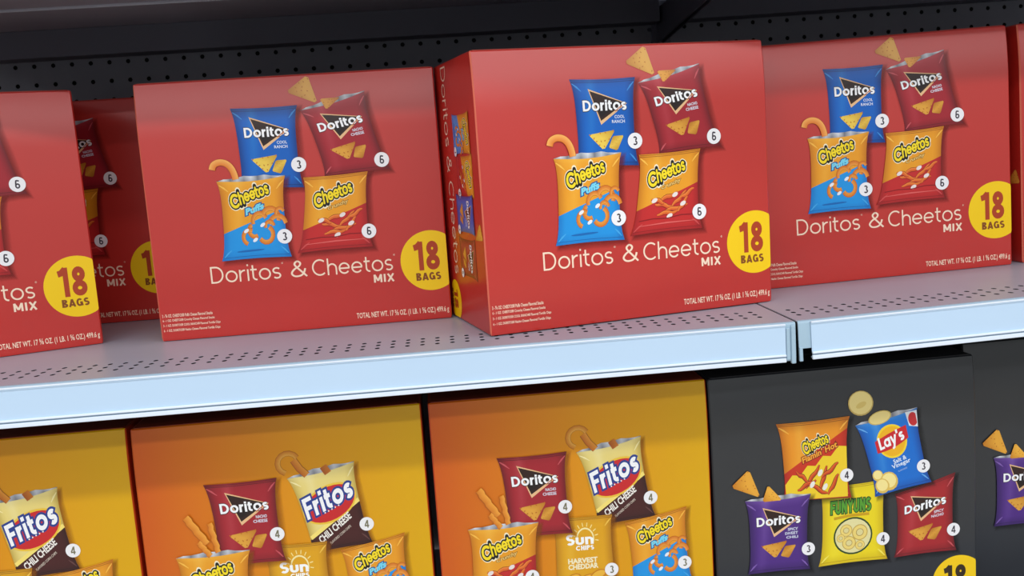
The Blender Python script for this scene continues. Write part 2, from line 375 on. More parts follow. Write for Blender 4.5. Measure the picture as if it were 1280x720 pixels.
class Art:
    """collects coloured shapes in panel millimetres; each shape lies a hair above the last"""
    def __init__(self, base=0, xf=None):
        self.v = []; self.f = []; self.c = []; self.mi = []; self.layer = base; self.xf = xf or (lambda x, y: (x, y))
    def add(self, pts, faces, cols, soft=False):
        n = len(self.v)
        for (x, y), c in zip(pts, cols):
            X, Y = self.xf(x, y); self.v.append((X, Y, self.layer)); self.c.append(c)
        for f in faces: self.f.append(tuple(i + n for i in f)); self.mi.append(1 if soft else 0)
        self.layer += 1
    def share(self): self.layer -= 1      # next shape lies in the same layer as the last
    def union(self, pts, faces, col):
        """one flat colour; overlapping pieces are merged so that no two faces share a plane"""
        Q = [self.xf(x, y) for x, y in pts]
        T = []
        for f in faces:
            for k in range(1, len(f) - 1):
                t = (f[0], f[k], f[k + 1]); (x0, y0), (x1, y1), (x2, y2) = (Q[i] for i in t)
                a2 = (x1 - x0) * (y2 - y0) - (x2 - x0) * (y1 - y0)
                if abs(a2) > 1e-5: T.append(t if a2 > 0 else t[::-1])
        ov, _, of, _v, _e, _s = delaunay_2d_cdt([Vector(q) for q in Q], [], T, 0, 1e-5)
        # keep only what one of the source triangles covers, so counters stay open
        A = np.array([[Q[i] for i in t] for t in T]); O = np.array([(q.x, q.y) for q in ov])
        cen = np.array([O[list(f)].mean(axis=0) for f in of])
        ins = np.ones((len(cen), len(A)), bool)
        for k in range(3):
            p, q = A[:, k], A[:, (k + 1) % 3]
            ins &= ((q[:, 0] - p[:, 0])[None] * (cen[:, 1:2] - p[:, 1][None]) - (q[:, 1] - p[:, 1])[None] * (cen[:, 0:1] - p[:, 0][None])) >= -1e-9
        of = [f for f, o_ in zip(of, ins.any(axis=1)) if o_]
        n = len(self.v); c = rgba(col)
        for q in ov: self.v.append((q.x, q.y, self.layer)); self.c.append(c)
        for f in of: self.f.append(tuple(i + n for i in f)); self.mi.append(0)
        self.layer += 1
    def poly(self, pts, col):
        if callable(col): cs = [rgba(col(*p)) for p in pts]
        else: cs = [rgba(col)] * len(pts)
        tr = tessellate_polygon([[Vector((x, y, 0)) for x, y in pts]])
        self.add(pts, tr, cs)
    def grid(self, nx, ny, fn, col):
        pts = []; cs = []
        for j in range(ny + 1):
            for i in range(nx + 1):
                x, y = i / nx, j / ny
                pts.append(fn(x, y)); cs.append(rgba(col(x, y)))
        fs = [(j * (nx + 1) + i, j * (nx + 1) + i + 1, (j + 1) * (nx + 1) + i + 1, (j + 1) * (nx + 1) + i) for j in range(ny) for i in range(nx)]
        self.add(pts, fs, cs)
    def ellipse(self, cx, cy, rx, ry, col, rot=0.0, n=28, clip=None):
        c, s = math.cos(rot), math.sin(rot); p = []
        for k in range(n):
            a = 2 * math.pi * k / n; x, y = rx * math.cos(a), ry * math.sin(a)
            X, Y = cx + x * c - y * s, cy + x * s + y * c
            if clip is not None: X = min(X, clip)
            p.append((X, Y))
        self.poly(p, col)
    def stroke(self, pts, width, col, col2=None, taper=False):
        L = []; R = []; n = len(pts)
        for i, (x, y) in enumerate(pts):
            a = pts[max(0, i - 1)]; b = pts[min(n - 1, i + 1)]
            dx, dy = b[0] - a[0], b[1] - a[1]; d = math.hypot(dx, dy) or 1
            wd = width / 2
            if taper: wd *= math.sin(math.pi * (0.12 + 0.76 * i / (n - 1)))
            L.append((x - dy / d * wd, y + dx / d * wd)); R.append((x + dy / d * wd, y - dx / d * wd))
        cs = [rgba(col)] * n + [rgba(col2 or col)] * n
        self.add(L + R, [(i, i + 1, n + i + 1, n + i) for i in range(n - 1)], cs)
    def text(self, body, x, y, w, h, col, rot=0.0, offset=0.0, shear=0.0, space=1.0, slant=0.0, right=False):
        v, f, asp = glyphs(body, offset, shear, space)
        if w is None: w = h * asp
        if right: x = x - w
        c, s = math.cos(rot), math.sin(rot); P = []
        for a, b in v:
            X, Y = a * w, b * h
            Y += slant * X
            P.append((x + X * c - Y * s, y + X * s + Y * c))
        self.union(P, f, col)
    def ltext(self, body, x, y, w, h, col, wt=0.1, grow=0.0, rot=0.0, shear=0.0, track=0.10, X=0.70, form=None, caps=False):
        """lettering from the monoline set; form(i, ch) -> (scale, drop) varies single letters"""
        pen = 0.0; P = []; Fc = []; items = []
        for i, ch in enumerate(body):
            st, adv = letter(ch, wt, X); sc_, dr = form(i, ch) if form else (1.0, 0.0)
            items.append((st, pen, sc_, dr)); pen += (adv + track) * sc_
        tot = pen - track
        for st, px_, sc_, dr in items:
            for path in st:
                n = len(path); wd = wt * sc_ / 2 + grow
                pts = [(px_ + a * sc_, b * sc_ + dr) for a, b in path]
                closed = n > 4 and math.hypot(pts[0][0] - pts[-1][0], pts[0][1] - pts[-1][1]) < 1e-4
                if grow and not closed:      # outlines also reach past the stroke ends
                    for e, o_ in ((0, 1), (-1, -2)):
                        dx, dy = pts[e][0] - pts[o_][0], pts[e][1] - pts[o_][1]; d = math.hypot(dx, dy) or 1
                        pts[e] = (pts[e][0] + dx / d * grow, pts[e][1] + dy / d * grow)
                b0 = len(P)
                for k in range(n):
                    if closed and k in (0, n - 1): a_, b_ = pts[-2], pts[1]
                    else: a_, b_ = pts[max(0, k - 1)], pts[min(n - 1, k + 1)]
                    dx, dy = b_[0] - a_[0], b_[1] - a_[1]; d = math.hypot(dx, dy) or 1
                    m = 1.0
                    if 0 < k < n - 1:
                        ux, uy = pts[k][0] - a_[0], pts[k][1] - a_[1]; q = math.hypot(ux, uy) or 1
                        m = 1 / max(0.6, abs(ux * dx + uy * dy) / (q * d))
                    P.append((pts[k][0] - dy / d * wd * m, pts[k][1] + dx / d * wd * m)); P.append((pts[k][0] + dy / d * wd * m, pts[k][1] - dx / d * wd * m))
                for k in range(n - 1): Fc.append((b0 + 2 * k, b0 + 2 * k + 1, b0 + 2 * k + 3, b0 + 2 * k + 2))
                if caps:
                    for e in (0, -1):
                        b1 = len(P)
                        P += [(pts[e][0] + wd * math.cos(j * math.pi / 5), pts[e][1] + wd * math.sin(j * math.pi / 5)) for j in range(10)]
                        Fc.append(tuple(range(b1, b1 + 10)))
        c, s_ = math.cos(rot), math.sin(rot); Q = []
        for a_, b_ in P:
            X_, Y_ = (a_ + shear * b_) / tot * w, b_ * h
            Q.append((x + X_ * c - Y_ * s_, y + X_ * s_ + Y_ * c))
        self.union(Q, Fc, col)
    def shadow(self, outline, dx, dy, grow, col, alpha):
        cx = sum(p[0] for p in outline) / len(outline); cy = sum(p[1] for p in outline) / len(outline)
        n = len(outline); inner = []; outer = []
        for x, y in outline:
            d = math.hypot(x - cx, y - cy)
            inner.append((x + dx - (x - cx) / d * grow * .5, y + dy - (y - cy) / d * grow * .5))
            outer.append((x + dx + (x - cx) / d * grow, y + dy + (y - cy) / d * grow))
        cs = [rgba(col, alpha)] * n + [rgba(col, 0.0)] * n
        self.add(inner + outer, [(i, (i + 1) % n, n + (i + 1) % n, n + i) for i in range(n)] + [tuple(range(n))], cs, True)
    def mesh(self, name, h=H, face='front', zoff=0.0):
        """panel coordinates in mm; zoff shifts the art up (lower cartons measure from their top)"""
        vs = []
        for x, y, l in self.v:
            u, v = x / 1000, y / 1000 + zoff
            o = 0.00025 + l * STEP
            if face == 'front': vs.append((u, -o, v))
            else: vs.append((-o, u, v))          # left side panel, u measured back from the front fold
        me = bpy.data.meshes.new(name); me.from_pydata(vs, [], self.f)
        me.materials.append(M['ink']); me.materials.append(M['soft'])
        me.polygons.foreach_set('material_index', self.mi)
        at = me.color_attributes.new('ink', 'FLOAT_COLOR', 'POINT')
        at.data.foreach_set('color', [c for q in self.c for c in q])
        me.update()
        # every face looks out of the panel
        bm = bmesh.new(); bm.from_mesh(me)
        if face == 'front':
            top = max(v.co.z for v in bm.verts); bot = min(v.co.z for v in bm.verts)
            for z in folds(h):
                if bot < z < top: bmesh.ops.bisect_plane(bm, geom=bm.verts[:] + bm.edges[:] + bm.faces[:], dist=1e-7, plane_co=(0, 0, z), plane_no=(0, 0, 1))
            for v in bm.verts: v.co.y += back(v.co.z, h)
        for f in bm.faces:
            f.normal_update()
            if (f.normal.y if face == 'front' else f.normal.x) > 0: f.normal_flip()
        bm.to_mesh(me); bm.free()
        return me

def quad(tl, tr, br, bl):
    """bag coordinates (0..1, 0..1 from the lower left) to panel mm"""
    def f(x, y):
        t = [a + (b - a) * x for a, b in zip(tl, tr)]; b_ = [a + (b - a) * x for a, b in zip(bl, br)]
        return b_[0] + (t[0] - b_[0]) * y, b_[1] + (t[1] - b_[1]) * y
    return f

def pinch(y):   # inset of a filled bag's side at height y
    return 0.055 * max(0.0, 1 - abs(2 * y - 1) ** 3.0) ** 0.8
def bag_outline(n=10, open_top=False):
    P = []
    for i in range(n + 1): y = i / n; P.append((pinch(y), y))
    for i in range(1, n): x = i / n; P.append((x, 1 - 0.012 * math.sin(math.pi * x) + (0.006 if i % 2 else -0.006)))
    for i in range(n + 1): y = 1 - i / n; P.append((1 - pinch(y), y))
    for i in range(1, n): x = 1 - i / n; P.append((x, 0.012 * math.sin(math.pi * x) + (0.005 if i % 2 else -0.005)))
    return P

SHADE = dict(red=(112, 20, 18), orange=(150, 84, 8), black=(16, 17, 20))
def body(a, base, dark, light, crimp=True, open_top=False, split=None, base2=None, dark2=None):
    """the puffed bag: lighter crown, darker flanks; split(x) gives the height where a second colour begins below"""
    def fn(x, y):
        p = pinch(y); X = p + x * (1 - 2 * p)
        Y = y + 0.012 * math.sin(math.pi * X) * (1 - 2 * y)
        if y == 1 and open_top: Y = y - 0.03 * math.sin(math.pi * X)
        return X, Y
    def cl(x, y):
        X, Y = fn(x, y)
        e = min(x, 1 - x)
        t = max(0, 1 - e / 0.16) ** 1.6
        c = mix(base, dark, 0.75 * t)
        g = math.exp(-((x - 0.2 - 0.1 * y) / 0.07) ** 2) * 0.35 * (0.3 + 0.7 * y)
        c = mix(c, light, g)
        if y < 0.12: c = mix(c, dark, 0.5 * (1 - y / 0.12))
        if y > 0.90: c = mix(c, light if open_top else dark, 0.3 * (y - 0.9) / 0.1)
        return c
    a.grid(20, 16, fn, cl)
    if split:
        n = 10; xs = [i / n for i in range(n + 1)]
        top = []
        for x in xs:
            y = split(x); p = pinch(y); top.append((p + x * (1 - 2 * p), y))
        rows = 6; pts = []; cs = []
        for j in range(rows + 1):
            for i, x in enumerate(xs):
                y = split(x) * j / rows; p = pinch(y)
                Y = y + 0.012 * math.sin(math.pi * x) * (1 - 2 * y)
                pts.append((p + x * (1 - 2 * p), Y))
                e = min(x, 1 - x); t = max(0, 1 - e / 0.14) ** 1.6
                cs.append(rgba(mix(mix(base2, dark2, 0.6 * t), dark2, 0.45 * max(0, 1 - y / 0.1))))
        m = n + 1
        a.add(pts, [(j * m + i, j * m + i + 1, (j + 1) * m + i + 1, (j + 1) * m + i) for j in range(rows) for i in range(n)], cs)
    if crimp:   # sealed ends
        for y in ((0.965, 0.985) if not open_top else ()):
            a.stroke([(0.02 + 0.96 * i / 8, y - 0.012 * math.sin(math.pi * i / 8)) for i in range(9)], 0.006, mix(dark, (0, 0, 0), .2))
        a.stroke([(0.03 + 0.94 * i / 8, 0.035 + 0.01 * math.sin(math.pi * i / 8)) for i in range(9)], 0.005, mix(dark2 or dark, (0, 0, 0), .15))
    if open_top:
        # torn silver mouth
        up = [(i / 10, 1.0 + 0.035 * math.sin(math.pi * i / 10) + (0.008 if i % 3 == 1 else -0.004)) for i in range(11)]
        lo = [(i / 10, 1 - 0.03 * math.sin(math.pi * i / 10)) for i in range(11)]
        cs = [rgba(((168, 172, 182), (226, 228, 232), (120, 120, 128), (200, 204, 212))[i % 4]) for i in range(11)] + [rgba(((120, 122, 130), (190, 192, 198))[i % 2]) for i in range(11)]
        a.add(up + lo, [(i, i + 1, 11 + i + 1, 11 + i) for i in range(10)], cs)
    # creases running in from the corners
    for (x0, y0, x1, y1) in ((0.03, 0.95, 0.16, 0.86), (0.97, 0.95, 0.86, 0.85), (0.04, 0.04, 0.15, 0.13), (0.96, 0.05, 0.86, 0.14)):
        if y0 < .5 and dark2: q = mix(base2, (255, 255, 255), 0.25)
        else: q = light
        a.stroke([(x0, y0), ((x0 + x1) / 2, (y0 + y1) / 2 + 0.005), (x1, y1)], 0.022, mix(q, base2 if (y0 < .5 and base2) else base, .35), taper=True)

def tri_chip(a, p, col=(222, 158, 46), seas=True):
    cx = sum(q[0] for q in p) / len(p); cy = sum(q[1] for q in p) / len(p)
    # softened corners
    P = []
    for i in range(len(p)):
        u, v, w_ = p[i - 1], p[i], p[(i + 1) % len(p)]
        P.append((v[0] + (u[0] - v[0]) * 0.10, v[1] + (u[1] - v[1]) * 0.10)); P.append((v[0] + (w_[0] - v[0]) * 0.10, v[1] + (w_[1] - v[1]) * 0.10))
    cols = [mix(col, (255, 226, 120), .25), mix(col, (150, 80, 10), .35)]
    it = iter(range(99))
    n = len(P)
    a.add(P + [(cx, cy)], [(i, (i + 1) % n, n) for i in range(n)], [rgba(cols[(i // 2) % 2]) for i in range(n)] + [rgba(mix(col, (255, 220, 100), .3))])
    if seas:
        rnd = random.Random(int(cx * 1000) & 255)
        s = math.hypot(p[0][0] - p[1][0], p[0][1] - p[1][1]); done = []
        for _ in range(60):
            wts = [rnd.random() ** 2 for _q in p]; t = sum(wts)
            x = sum(q[0] * k for q, k in zip(p, wts)) / t; y = sum(q[1] * k for q, k in zip(p, wts)) / t
            x = cx + (x - cx) * 0.92; y = cy + (y - cy) * 0.92
            if any(math.hypot(x - u, y - v) < s * .11 for u, v in done): continue
            done.append((x, y)); a.ellipse(x, y, s * .036, s * .020, mix(col, (176, 84, 14), .6), rot=rnd.random() * 3, n=6); a.share()
            if len(done) >= 11: break
        a.layer += 1

def doritos(a, base, dark, light, sub, open_top=False, chipcol=(214, 140, 40)):
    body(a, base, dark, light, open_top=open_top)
    a.poly([(0.262, 0.885), (0.430, 0.478), (0.85, 0.71)], (236, 190, 140))
    a.poly([(0.283, 0.862), (0.432, 0.522), (0.815, 0.712)], (44, 20, 14))
    a.poly([(0.40, 0.66), (0.432, 0.56), (0.74, 0.70), (0.62, 0.735)], (26, 12, 10))
    a.ltext('Doritos', 0.165, 0.632, 0.675, 0.128, (34, 18, 20), 0.19, grow=0.035, track=0.075, X=0.76)
    a.ltext('Doritos', 0.165, 0.636, 0.675, 0.122, (250, 250, 252), 0.195, track=0.075, X=0.76)
    a.stroke([(0.66, 0.625), (0.77, 0.69)], 0.012, (200, 110, 60))
    a.text(sub[0], 0.80, 0.545, 0.155, 0.035, (226, 232, 246), offset=0.02, right=True)
    a.text(sub[1], 0.80, 0.492, 0.20, 0.035, (226, 232, 246), offset=0.02, right=True)
    if len(sub) > 2: a.text(sub[2], 0.80, 0.44, 0.18, 0.033, (226, 232, 246), offset=0.02, right=True)
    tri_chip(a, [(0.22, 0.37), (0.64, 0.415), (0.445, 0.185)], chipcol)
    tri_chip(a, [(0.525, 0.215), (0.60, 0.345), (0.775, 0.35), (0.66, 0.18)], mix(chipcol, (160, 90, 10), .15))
BLUE = ((0, 96, 190), (0, 44, 112), (86, 166, 232))
RED = ((164, 32, 44), (92, 12, 22), (220, 110, 116))
PURPLE = ((78, 40, 128), (40, 18, 74), (160, 126, 204))

def puffs_logo(a, x, y, w, h, rot):
    fm = lambda i, ch: ((1.28, -0.22), (1.0, 0.0), (1.0, 0.03), (1.0, 0.05), (1.0, 0.02), (1.0, 0.04), (1.0, 0.06))[i]
    for g, col in ((0.20, (250, 240, 206)), (0.13, (22, 18, 14)), (0.0, (250, 222, 30))):
        a.ltext('Cheetos', x, y, w, h, col, 0.20, grow=g, rot=rot, track=0.03, X=0.80, form=fm, caps=True)
    # big leading letter
def curl(a, cx, cy, r, a0, a1, width, col=(232, 132, 34)):
    P = [(cx + r * math.cos(math.radians(a0 + (a1 - a0) * i / 9)), cy + r * math.sin(math.radians(a0 + (a1 - a0) * i / 9))) for i in range(10)]
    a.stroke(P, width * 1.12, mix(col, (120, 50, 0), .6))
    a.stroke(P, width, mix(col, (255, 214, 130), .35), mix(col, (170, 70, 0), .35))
ORG = ((236, 158, 32), (186, 104, 14), (255, 206, 96))

def cheetos_puffs(a, open_top):
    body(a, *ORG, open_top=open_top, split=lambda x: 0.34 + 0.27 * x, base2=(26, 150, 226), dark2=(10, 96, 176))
    puffs_logo(a, 0.19, 0.665, 0.58, 0.145, 0.22)
    a.text('Puffs', 0.395, 0.555, 0.27, 0.075, (16, 84, 150), rot=0.25, offset=0.16, shear=0.2)
    a.text('Puffs', 0.395, 0.555, 0.27, 0.075, (120, 214, 240), rot=0.25, offset=0.05, shear=0.2)
    for q in ((0.58, 0.47, 0.10, 20, 200, .05), (0.74, 0.50, 0.12, -20, 150, .055), (0.84, 0.40, 0.12, 10, 170, .055), (0.66, 0.30, 0.10, -150, 60, .055), (0.50, 0.36, 0.08, 120, 300, .05), (0.72, 0.40, 0.06, 0, 200, .04), (0.42, 0.28, 0.09, 60, 250, .05), (0.88, 0.55, 0.06, 20, 200, .04)):
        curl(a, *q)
    for x, y in ((0.50, 0.24), (0.62, 0.42), (0.38, 0.36)): a.ellipse(x, y, 0.04, 0.022, (236, 240, 246), rot=0.5, n=10)
    a.ellipse(0.42, 0.11, 0.20, 0.012, (14, 104, 180), rot=0.03, n=14)

def cheetos_crunchy(a, open_top):
    body(a, *ORG, open_top=open_top, split=lambda x: 0.30 + 0.29 * x, base2=(198, 40, 40), dark2=(136, 18, 24))
    puffs_logo(a, 0.20, 0.60, 0.58, 0.155, 0.25)
    a.text('Crunchy', 0.40, 0.525, 0.30, 0.06, (130, 84, 14), rot=0.27, offset=0.10, shear=0.2)
    a.text('Crunchy', 0.40, 0.525, 0.30, 0.06, (236, 196, 110), rot=0.27, offset=0.03, shear=0.2)
    rnd = random.Random(4)
    for (x, y, r, l) in ((0.50, 0.44, 0.3, .30), (0.66, 0.40, 0.7, .28), (0.44, 0.34, -0.2, .26), (0.62, 0.29, 0.15, .34), (0.78, 0.46, 0.5, .24), (0.50, 0.24, 0.05, .30), (0.35, 0.40, -0.3, .2), (0.72, 0.33, 0.9, .22)):
        P = [(x + (t - .5) * l * math.cos(r), y + (t - .5) * l * math.sin(r) + 0.012 * math.sin(9 * t + x * 9)) for t in [i / 7 for i in range(8)]]
        a.stroke(P, 0.062, (120, 16, 12), taper=True); a.stroke(P, 0.05, (244, 140, 56), (206, 70, 26), taper=True)
    for x, y in ((0.30, 0.41), (0.60, 0.46), (0.53, 0.20), (0.72, 0.34)): a.ellipse(x, y, 0.045, 0.028, (238, 226, 220), rot=0.4, n=10)
    a.stroke([(0.10, 0.17), (0.30, 0.185), (0.5, 0.175), (0.70, 0.20), (0.92, 0.19)], 0.012, (140, 18, 24))
    a.stroke([(0.10, 0.105), (0.5, 0.12), (0.90, 0.115)], 0.02, (224, 96, 92), taper=True)

def fritos(a):
    body(a, (236, 214, 126), (180, 150, 60), (250, 240, 190), open_top=True, split=lambda x: 0.17 + 0.36 * x, base2=(70, 24, 24), dark2=(34, 10, 12))
    a.stroke([(0.06 + 0.88 * i / 8, 0.195 + 0.36 * (i / 8)) for i in range(9)], 0.05, (250, 226, 120))
    a.ellipse(0.49, 0.575, 0.44, 0.225, (240, 196, 60), rot=0.22)
    a.ellipse(0.49, 0.575, 0.415, 0.20, (204, 36, 40), rot=0.22)
    for g, col in ((0.10, (34, 60, 140)), (0.0, (250, 250, 252))):
        a.ltext('Fritos', 0.10, 0.43, 0.80, 0.26, col, 0.20, grow=g, rot=0.22, shear=0.22, track=0.09)
    a.text('• • • • •', 0.38, 0.465, 0.26, 0.02, (250, 236, 226), rot=0.24)
    a.text('CHILI CHEESE', 0.20, 0.105, 0.62, 0.085, (246, 240, 232), rot=0.42, offset=0.03)
    a.text('FLAVORED CORN CHIPS', 0.34, 0.075, 0.42, 0.03, (220, 206, 190), rot=0.42, offset=0.01)

def sun_chips(a):
    body(a, (226, 164, 20), (168, 108, 8), (250, 214, 110))
    cx, cy = 0.53, 0.70
    P = [(cx + 0.135 * math.cos(math.radians(t)), cy + 0.135 * math.sin(math.radians(t))) for t in range(-30, 215, 20)]
    a.stroke(P, 0.022, (250, 236, 170))
    for t in range(-10, 200, 22):
        c, s = math.cos(math.radians(t)), math.sin(math.radians(t))
        a.stroke([(cx + .16 * c, cy + .16 * s), (cx + .215 * c, cy + .215 * s)], 0.014, (250, 230, 150), taper=False)
    a.ltext('Sun', 0.22, 0.62, 0.44, 0.145, (252, 252, 250), 0.21, track=0.08)
    a.ltext('CHIPS', 0.37, 0.545, 0.29, 0.062, (252, 252, 250), 0.22, track=0.10)
    a.text('HARVEST', 0.24, 0.375, 0.46, 0.065, (250, 240, 200), offset=0.04)
    a.text('CHEDDAR', 0.24, 0.295, 0.46, 0.065, (250, 240, 200), offset=0.04)
    for x, y in ((0.30, 0.16), (0.52, 0.14), (0.70, 0.19)):
        a.ellipse(x, y, 0.14, 0.075, (206, 128, 20), rot=0.3, n=12); a.ellipse(x, y + .01, 0.11, 0.05, (238, 182, 60), rot=0.3, n=12)

def flamin(a):
    body(a, (238, 150, 30), (178, 92, 12), (255, 206, 96), split=lambda x: 0.36 + 0.50 * x, base2=(206, 52, 26), dark2=(150, 26, 16))
    n = 8
    lo = [(0.055 + 0.89 * i / n, 0.02) for i in range(n + 1)]
    hi = [(0.055 + 0.89 * i / n, 0.24 + 0.42 * i / n + (0.045 if i % 2 else -0.02)) for i in range(n + 1)]
    a.poly(lo + hi[::-1], (244, 208, 40))
    puffs_logo(a, 0.35, 0.60, 0.37, 0.125, 0.26)
    a.text("Flamin' Hot", 0.33, 0.475, 0.52, 0.075, (120, 14, 10), rot=0.33, offset=0.12, shear=.15)
    a.text("Flamin' Hot", 0.33, 0.475, 0.52, 0.075, (250, 170, 50), rot=0.33, offset=0.03, shear=.15)
    for (x, y, r, l) in ((0.45, 0.30, 0.9, .34), (0.60, 0.26, 1.2, .32), (0.36, 0.20, 0.4, .30), (0.70, 0.36, 0.6, .30), (0.52, 0.14, -0.5, .30), (0.74, 0.18, 1.0, .3), (0.30, 0.31, -0.7, .2)):
        P = [(x + (t - .5) * l * math.cos(r), y + (t - .5) * l * math.sin(r) + 0.014 * math.sin(9 * t + x * 9)) for t in [i / 7 for i in range(8)]]
        a.stroke(P, 0.062, (70, 20, 12), taper=True); a.stroke(P, 0.046, (236, 110, 36), (190, 40, 20), taper=True)
    for x, y in ((0.44, 0.20), (0.62, 0.16), (0.56, 0.34)): a.ellipse(x, y, 0.05, 0.03, (240, 236, 226), rot=0.9, n=10)

def lays(a):
    body(a, (12, 110, 206), (8, 60, 144), (150, 204, 246), open_top=True)
    a.poly([(0.80, 0.985), (0.985, 0.975), (0.955, 0.76), (0.82, 0.80)], (226, 230, 236))
    a.ellipse(0.90, 0.875, 0.075, 0.09, (198, 40, 46), n=16, clip=0.955)
    a.ellipse(0.50, 0.665, 0.245, 0.225, (250, 214, 40)); a.ellipse(0.50, 0.665, 0.215, 0.198, (244, 182, 24))
    n = 10
    lo = [(0.23 + 0.54 * i / n, 0.555 + 0.10 * i / n - 0.03 * math.sin(math.pi * i / n)) for i in range(n + 1)]
    hi = [(0.23 + 0.54 * i / n, 0.715 + 0.11 * i / n + 0.01 * math.sin(math.pi * i / n)) for i in range(n + 1)]
    a.poly(lo + hi[::-1], (206, 30, 42))
    a.ltext("Lay's", 0.285, 0.585, 0.43, 0.165, (252, 252, 252), 0.19, rot=0.15, shear=0.12, track=0.05)
    a.text('Salt &', 0.45, 0.365, 0.22, 0.055, (226, 238, 250), rot=0.12, offset=0.02)
    a.text('Vinegar', 0.41, 0.285, 0.32, 0.07, (226, 238, 250), rot=0.12, offset=0.02)
    a.text('FLAVORED', 0.49, 0.245, 0.16, 0.02, (190, 214, 240), rot=0.12)
    for x, y, r in ((0.14, 0.27, .09), (0.30, 0.16, .15), (0.17, 0.12, .12)):
        a.ellipse(x, y, r, r * .85, (226, 190, 90), n=14); a.ellipse(x, y + .01, r * .8, r * .66, (250, 230, 150), n=14)

def funyuns(a):
    body(a, (240, 216, 24), (196, 160, 10), (252, 244, 140))
    a.ltext('FUNYUNS', 0.17, 0.64, 0.60, 0.165, (20, 60, 26), 0.20, grow=0.075, track=0.09)
    a.ltext('FUNYUNS', 0.17, 0.64, 0.60, 0.165, (86, 158, 44), 0.20, track=0.09)
    a.stroke([(0.22, 0.585), (0.48, 0.605), (0.74, 0.60)], 0.035, (206, 160, 14))
    a.ellipse(0.50, 0.345, 0.285, 0.235, (30, 66, 30)); a.ellipse(0.50, 0.345, 0.262, 0.214, (232, 222, 160))
    for x, y, r in ((0.40, 0.42, .09), (0.60, 0.38, .115), (0.44, 0.26, .10), (0.60, 0.22, .07), (0.32, 0.33, .06)):
        a.ellipse(x, y, r, r * .86, (196, 158, 60), n=18); a.ellipse(x, y, r * .9, r * .78, (240, 214, 120), n=18)
        a.ellipse(x, y, r * .5, r * .42, (176, 140, 60), n=14); a.ellipse(x, y, r * .42, r * .35, (226, 214, 150), n=14)

def sticker(cx, cy, digit, base, r=9.6, ink=(58, 50, 62)):
    a = Art(base)
    a.ellipse(cx, cy, r, r, (244, 242, 244))
    a.ltext(digit, cx - 2.9, cy - 5.4, 6.0, 10.8, ink, 0.17)
    return a

def make_bag(kind, q, panel, lay, extras=None, **kw):
    f = quad(*q)
    a = Art(lay, f)
    soft = Art(lay)
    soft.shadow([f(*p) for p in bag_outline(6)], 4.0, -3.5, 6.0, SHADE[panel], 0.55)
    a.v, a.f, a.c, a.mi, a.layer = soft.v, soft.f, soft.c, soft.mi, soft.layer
    kind(a, **kw)
    if extras:
        a.xf = lambda x, y: (x, y); extras(a); a.xf = f
    return a

def puff_out(cx, cy, r, a0, a1, wd, col=(238, 142, 50)):
    return lambda a: curl(a, cx, cy, r, a0, a1, wd, col)
def stick(a, x0, y0, x1, y1, wd):
    P = [(x0 + (x1 - x0) * i / 9 + 0.9 * math.sin(i * 2.1), y0 + (y1 - y0) * i / 9) for i in range(10)]
    a.stroke(P, wd * 1.1, (170, 84, 10)); a.stroke(P, wd, (244, 166, 60), (214, 118, 24))

# designs: name -> list of (part name, mesh, sub parts)
def design(items, panel, h, zoff):
    out = []
    for it in items:
        a = make_bag(it['k'], it['q'], panel, it['b'], it.get('x'), **it.get('kw', {}))
        st = sticker(*it['s'], it['b'] + 52, ink=it.get('ink', (58, 50, 62)))
        out.append(('printed_bag', a.mesh('printed_bag', h, zoff=zoff), [('count_sticker', st.mesh('count_sticker', h, zoff=zoff))], it['l']))
    return out

def red_nacho_x(a):
    tri_chip(a, [(218.5, 330.0), (189.5, 309.5), (229, 292.5)], (216, 150, 66))
    tri_chip(a, [(231.5, 298.5), (258, 299), (239, 284)], (222, 140, 50))
def hook_x(a):
    P = spline([(87.5, 217), (90, 223), (97, 226), (105, 224.5), (111, 219), (114.5, 211), (116, 203)], 4)
    a.stroke(P, 8.6, (176, 84, 14)); a.stroke(P, 7.8, (250, 180, 92), (224, 120, 36))
RED_ITEMS = [
    dict(k=doritos, q=((117.6, 293), (202.3, 292.3), (201.5, 187), (121, 189)), b=0, kw=dict(base=BLUE[0], dark=BLUE[1], light=BLUE[2], sub=('COOL', 'RANCH'), chipcol=(232, 196, 70)), s=(197.5, 216.7, '3'), l='blue printed bag with a triangle logo'),
    dict(k=doritos, q=((205.5, 285), (289.4, 304.5), (313.5, 203.5), (229, 199)), b=0, kw=dict(base=RED[0], dark=RED[1], light=RED[2], sub=('NACHO', 'CHEESE'), open_top=True), x=red_nacho_x, s=(304.2, 215.8, '6'), l='open dark red printed bag with chips at its mouth'),
    dict(k=cheetos_puffs, q=((91.5, 202), (178.5, 203.6), (177.2, 98.3), (87.8, 98.8)), b=52, kw=dict(open_top=True), x=hook_x, s=(170.6, 125.5, '3'), l='open orange and blue printed bag'),
    dict(k=cheetos_crunchy, q=((201.5, 199.6), (285, 202.0), (283.2, 103.4), (185, 102)), b=52, kw=dict(open_top=False), s=(279.7, 124.3, '6'), l='orange and red printed bag'),
]
CREAM = (250, 222, 196)
def title_art():
    a = Art()
    a.ltext('Doritos', 71.0, 70.6, 90.0, 22.0, CREAM, 0.095, track=0.10)
    a.text('®', 162.5, 89.5, 2.6, 2.6, CREAM)
    a.ltext('&', 173.7, 70.6, 20.6, 22.0, CREAM, 0.10)
    a.ltext('Cheetos', 201.5, 70.0, 105.5, 22.0, CREAM, 0.095, track=0.10)
    a.text('®', 308.5, 89.0, 2.6, 2.6, CREAM)
    a.ltext('MIX', 280.5, 55.2, 27, 10.6, CREAM, 0.19, track=0.16)
    return a
def badge_art(cx, cy, r, clip, rim=(240, 196, 8)):
    a = Art(0)
    a.ellipse(cx, cy, r, r, (250, 206, 12), n=56, clip=clip)
    return a
